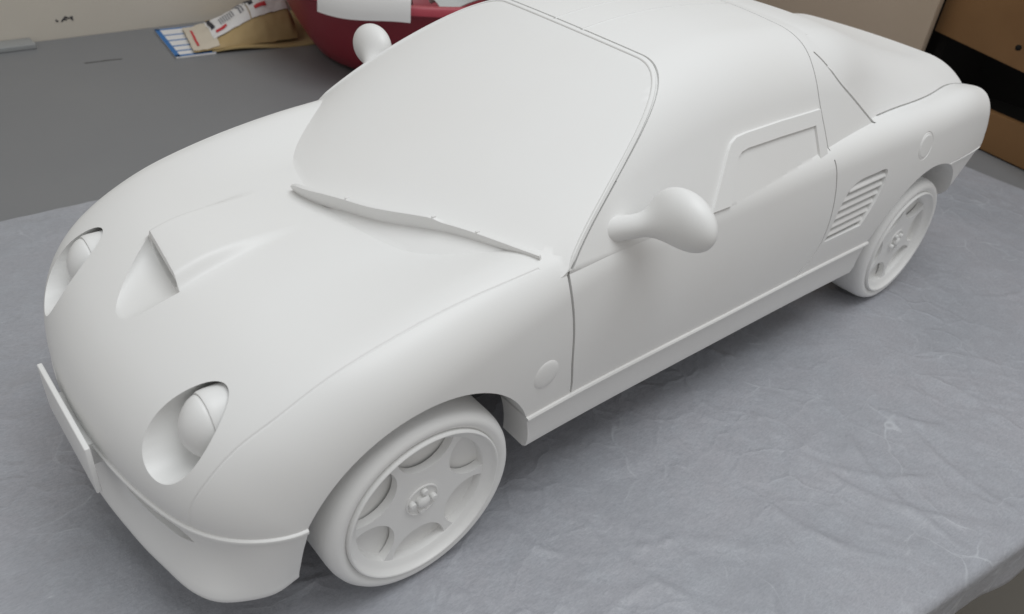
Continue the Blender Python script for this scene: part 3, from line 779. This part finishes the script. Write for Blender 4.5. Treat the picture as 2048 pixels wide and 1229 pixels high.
# ---- red basin with papers and a cable in it
bx, by, RB, HB_ = 2.27, 2.72, .96, .55
prof = [(0,.02),(.50,.02),(.60,.03),(.66,.06),(.72,.14),(.80,.27),(.88,.42),(.925,.50),(.945,.505),(.985,.505),(1.0,.515),(1.0,.545),(.99,.558),(.965,.560),(.935,.552),(.915,.53),(.86,.42),(.78,.27),(.70,.14),(.62,.075),(.55,.055),(0,.05)]
basin = thing('wash_basin', 'round dark red plastic basin behind the car by the wall', 'basin', P3(bx, by, -.018))
def zrev(prof, n, centre):
    V = []; F = []; m = len(prof)
    for k in range(n):
        a = 2*math.pi*k/n
        for rr, h in prof: V.append((centre[0]+rr*math.cos(a), centre[1]+rr*math.sin(a), centre[2]+h))
    for k in range(n):
        k2 = (k+1) % n
        for q in range(m-1): F.append([k*m+q, k2*m+q, k2*m+q+1, k*m+q+1])
    return V, F
def loose(name, vf, mat, label, cat, angle=35, fix=True, group=None): return tag(part(name, vf, mat, None, angle, fix), label, cat, group)
wall_p = [(p[0]*RB, p[1]-.02) for p in prof]
child_at('basin_bowl', zrev(wall_p[:8]+wall_p[15:], 128, (bx, by, -.016)), M_RED, basin, 40)
child_at('basin_rim', zrev(wall_p[7:16]+[wall_p[7]], 128, (bx, by, -.016)), material('red_rim_plastic', (.42, .06, .085), .35, .5), basin, 40)
def ribbon(rows, th=.004):
    """thin curved sheet of paper from a grid of points, with a real thickness"""
    R_ = np.array(rows, float); a, b = R_.shape[:2]
    du = np.gradient(R_, axis=0); dv = np.gradient(R_, axis=1); nn = np.cross(du, dv); nn /= np.linalg.norm(nn, axis=2)[..., None]+1e-9
    V = [tuple(p) for p in (R_+nn*th/2).reshape(-1, 3)]+[tuple(p) for p in (R_-nn*th/2).reshape(-1, 3)]; o = a*b; F = []
    for i in range(a-1):
        for j in range(b-1):
            k = i*b+j; F.append([k, k+1, k+b+1, k+b]); F.append([o+k, o+k+b, o+k+b+1, o+k+1])
    for i in range(a-1):
        k = i*b; F.append([k, k+b, o+k+b, o+k]); k = i*b+b-1; F.append([k, o+k, o+k+b, k+b])
    for j in range(b-1):
        F.append([j, o+j, o+j+1, j+1]); k = (a-1)*b+j; F.append([k, k+1, o+k+1, o+k])
    return V, F
# a sheet of paper folded over the near rim
A0, A1 = math.radians(203), math.radians(233)
rows = []
for rr, zz_ in ((.55,.40),(.75,.50),(.88,.565),(.95,.585),(1.005,.580),(1.022,.55),(1.026,.50),(1.028,.475)):
    rows.append([(bx+RB*rr*math.cos(a), by+RB*rr*math.sin(a), zz_-.036+.012*math.sin(a*9+rr*3)) for a in np.linspace(A0, A1, 24)])
loose('paper_sheet', ribbon(rows), M_PAPER, 'white paper folded over the rim of the red basin', 'paper')
cab = smooth_curve([(bx-.30,by-.55,.47),(bx-.18,by-.72,.56),(bx-.02,by-.80,.58),(bx+.12,by-.70,.57),(bx+.05,by-.55,.55),(bx-.10,by-.60,.585),(bx-.12,by-.78,.60),(bx+.08,by-.86,.60),(bx+.25,by-.72,.56),(bx+.35,by-.45,.50)], 120)
loose('cable', sweep(cab, disc_profile(.017, 10)), material('grey_cable', (.55, .55, .53), .4), 'pale grey cable coiled inside the red basin', 'cable')
rows = [[(bx-.35+.9*u_+.1*v_, by-.75+.75*v_, .50-.05+.06*math.sin(5*u_+2*v_)+.03*math.sin(11*v_)) for u_ in np.linspace(0, 1, 24)] for v_ in np.linspace(0, 1, 20)]
loose('plastic_bag', ribbon(rows, .006), material('grey_bag_film', (.50, .52, .51), .3), 'crumpled grey plastic bag lying inside the red basin', 'bag')

# ---- parcels by the wall
def slab(quad, z0, z1): return prism(quad, 2, z0, z1)
E0 = slab([(.955,3.70),(.885,3.18),(1.12,3.163),(1.20,3.68)], -.016, -.004)
env = loose('envelope', E0, M_PAPER, 'flat white envelope printed with a blue grid, under the plastic parcel', 'envelope')
def on_quad(quad, u_, v_):
    a, b, c_, d_ = [np.array(q) for q in quad]; return (1-u_)*((1-v_)*a+v_*b)+u_*((1-v_)*d_+v_*c_)
EQ = [(.955,3.70),(.885,3.18),(1.12,3.163),(1.20,3.68)]
bars = []
def bar(u0, v0, u1, v1, wd, z=-.004): 
    p = on_quad(EQ, u0, v0); q = on_quad(EQ, u1, v1); t_ = (q-p)/np.linalg.norm(q-p); n_ = np.array([-t_[1], t_[0]])*wd
    return prism([tuple(p+n_), tuple(p-n_), tuple(q-n_), tuple(q+n_)], 2, z-.002, z+.0012)
bars = [bar(.05, .0, .05, 1, .014), bar(0, .975, 1, .975, .012), bar(0, .03, 1, .03, .010)]+[bar(.05, v, .6, v, .007, -.0035) for v in (.25, .45, .65, .82)]
p_ = part('blue_grid', joined(*bars), M_BLUE, env)
loose('kraft_envelope', ribbon([[tuple(on_quad([(1.96,3.74),(1.79,3.07),(1.10,3.17),(1.30,3.74)], u_, v_))+(-.004+.012*math.sin(6*u_)*math.sin(5*v_),) for u_ in np.linspace(0, 1, 16)] for v_ in np.linspace(0, 1, 16)], .010), M_TAN, 'flat tan paper envelope between the plastic parcel and the red basin', 'envelope')
# puffy parcel: flat lip at the left, swelling to the right, labels on top
bag = thing('mail_parcel', 'puffed tan mailing bag with two white printed labels lying on the envelopes', 'parcel', P3(1.4, 3.4, 0))
BA, BB, BC, BD = np.array([1.10,3.62]), np.array([.99,3.17]), np.array([1.66,3.16]), np.array([1.74,3.62])
nu, nv = 60, 40
def bag_pt(u_, v_, top):
    p = (1-u_)*((1-v_)*BA+v_*BB)+u_*((1-v_)*BD+v_*BC)
    puff = (math.sin(math.pi*min(1, max(0, v_)))**.55)*(sstep(.05, .75, u_))*(1-sstep(.93, 1.0, u_)*.55)
    z = .012+(.15*puff if top else .0)+.05*u_*(1-abs(2*v_-1)**3)
    if top: z += .010*noise.noise(Vector((u_*5, v_*5, 2)))+.006*noise.noise(Vector((u_*14, v_*10, 6)))
    return np.array([p[0]+.02*puff, p[1], z])
V = []; F = []
for top in (1, 0):
    for i in range(nu):
        for j in range(nv): V.append(bag_pt(i/(nu-1), j/(nv-1), top))
o = nu*nv
for i in range(nu-1):
    for j in range(nv-1):
        k = i*nv+j; F.append([k, k+1, k+nv+1, k+nv]); F.append([o+k, o+k+nv, o+k+nv+1, o+k+1])
for i in range(nu-1):
    k = i*nv; F.append([k, k+nv, o+k+nv, o+k]); k = i*nv+nv-1; F.append([k, o+k, o+k+nv, k+nv])
for j in range(nv-1):
    F.append([j, o+j, o+j+1, j+1]); k = (nu-1)*nv+j; F.append([k, k+1, o+k+1, o+k])
child_at('bag_body', (V, F), M_KRAFT, bag, 50)
def on_bag(u0, u1, v0, v1, lift, nu_=16, nv_=12):
    return ribbon([[bag_pt(a, b, 1)+np.array([0, 0, lift]) for b in np.linspace(v0, v1, nv_)] for a in np.linspace(u0, u1, nu_)], .002)
for u0, u1 in ((.21, .565), (.575, .985)):
    lb = child_at('label', on_bag(u0, u1, .02, .80, .008, 40, 30), M_PAPER, bag)
    du_ = u1-u0
    for nm, vv, mt in (('text_bar', [(u0+.04*du_, u0+.14*du_, .10, .55)], M_BLACKINK), ('barcode', [(u0+.30*du_+.035*k*du_*1.6, u0+.30*du_+.035*k*du_*1.6+.022*du_, .34, .56) for k in range(7)], M_GREYINK), ('red_mark', [(u0+.12*du_, u0+.40*du_, .63, .70)], M_REDINK), ('print_lines', [(u0+.80*du_, u0+.84*du_, .12, .62), (u0+.88*du_, u0+.91*du_, .20, .60)], M_GREYINK)):
        q = part(nm, joined(*[on_bag(*t_, .0135, 10, 20) for t_ in vv]), mt); q.parent = lb
child_at('bag_lip', ribbon([[bag_pt(a, b, 1)+np.array([0, 0, .005]) for b in np.linspace(.02, .98, 12)] for a in np.linspace(0, .24, 10)], .002), material('cream_paper', (.62, .56, .46), .6, .25), bag)
child_at('red_print', on_bag(.05, .07, .25, .85, .009, 4, 12), M_REDINK, bag)
# ---- grey strip against the wall, dark mark on the wall
loose('metal_strip', rbox(-.9, .265, 3.66, 3.785, -.017, .012, .004), M_METAL, 'flat grey metal strip lying along the foot of the wall', 'strip')
smudge = []
for (a, b, c_, d_, th) in ((.425,.092,.437,.083,.004),(.455,.080,.480,.104,.0035),(.478,.106,.500,.094,.0035),(.468,.092,.486,.088,.003),(.505,.102,.520,.082,.004),(.520,.104,.512,.092,.003)):
    p = np.array([a, b]); q = np.array([c_, d_]); t_ = (q-p)/np.linalg.norm(q-p); n_ = np.array([-t_[1], t_[0]])*th
    smudge.append(([(v[0], v[1], v[2]) for v in prism([tuple(p+n_), tuple(p-n_), tuple(q-n_), tuple(q+n_)], 1, 3.786, 3.7905)[0]], prism([(0,0),(1,0),(1,1),(0,1)], 1, 0, 1)[1]))
mark = part('wall_mark', joined(*smudge), M_BLACKINK, w)
# ---- beige board and brown shelf unit at the right
loose('beige_panel', rbox(4.30, 4.36, .425, 3.2, -.017, 1.6, .004), M_CARTON, 'tall plain beige panel standing behind the tail of the car', 'panel')
shelf = thing('shelf_unit', 'brown wooden shelf unit with a dark open gap, right of the beige panel', 'shelf', P3(4.6, -.4, -.018))
def yawed(x, y, yaw, L, D, z0, z1, bev=.004):
    V, F = rbox(0, D, -L, 0, z0, z1, bev); ca, sa = math.cos(yaw), math.sin(yaw)
    return [(x+v[0]*ca-v[1]*sa, y+v[0]*sa+v[1]*ca, v[2]) for v in V], F
child_at('base_board', yawed(4.335, .12, -.205, 1.6, .05, -.010, .205), M_WOOD, shelf)
up_ = child_at('upper_panel', yawed(4.42, .44, -.43, 1.8, .05, .50, 1.5), M_WOOD, shelf)
child_at('knob', ([(v[0]+4.105, v[1]-.135, v[2]+.615) for v in zrev([(0,-.016),(.012,-.012),(.016,0),(.012,.012),(0,.016)], 20, (0, 0, 0))[0]], zrev([(0,-.016),(.012,-.012),(.016,0),(.012,.012),(0,.016)], 20, (0, 0, 0))[1]), M_BLACK, shelf)
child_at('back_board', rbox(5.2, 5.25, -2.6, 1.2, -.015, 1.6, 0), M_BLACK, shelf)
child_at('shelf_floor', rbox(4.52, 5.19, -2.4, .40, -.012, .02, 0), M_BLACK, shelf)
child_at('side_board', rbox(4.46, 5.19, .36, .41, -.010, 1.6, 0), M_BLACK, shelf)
child_at('top_board', rbox(4.6, 5.19, -2.4, .34, 1.5, 1.55, 0), M_WOOD, shelf)
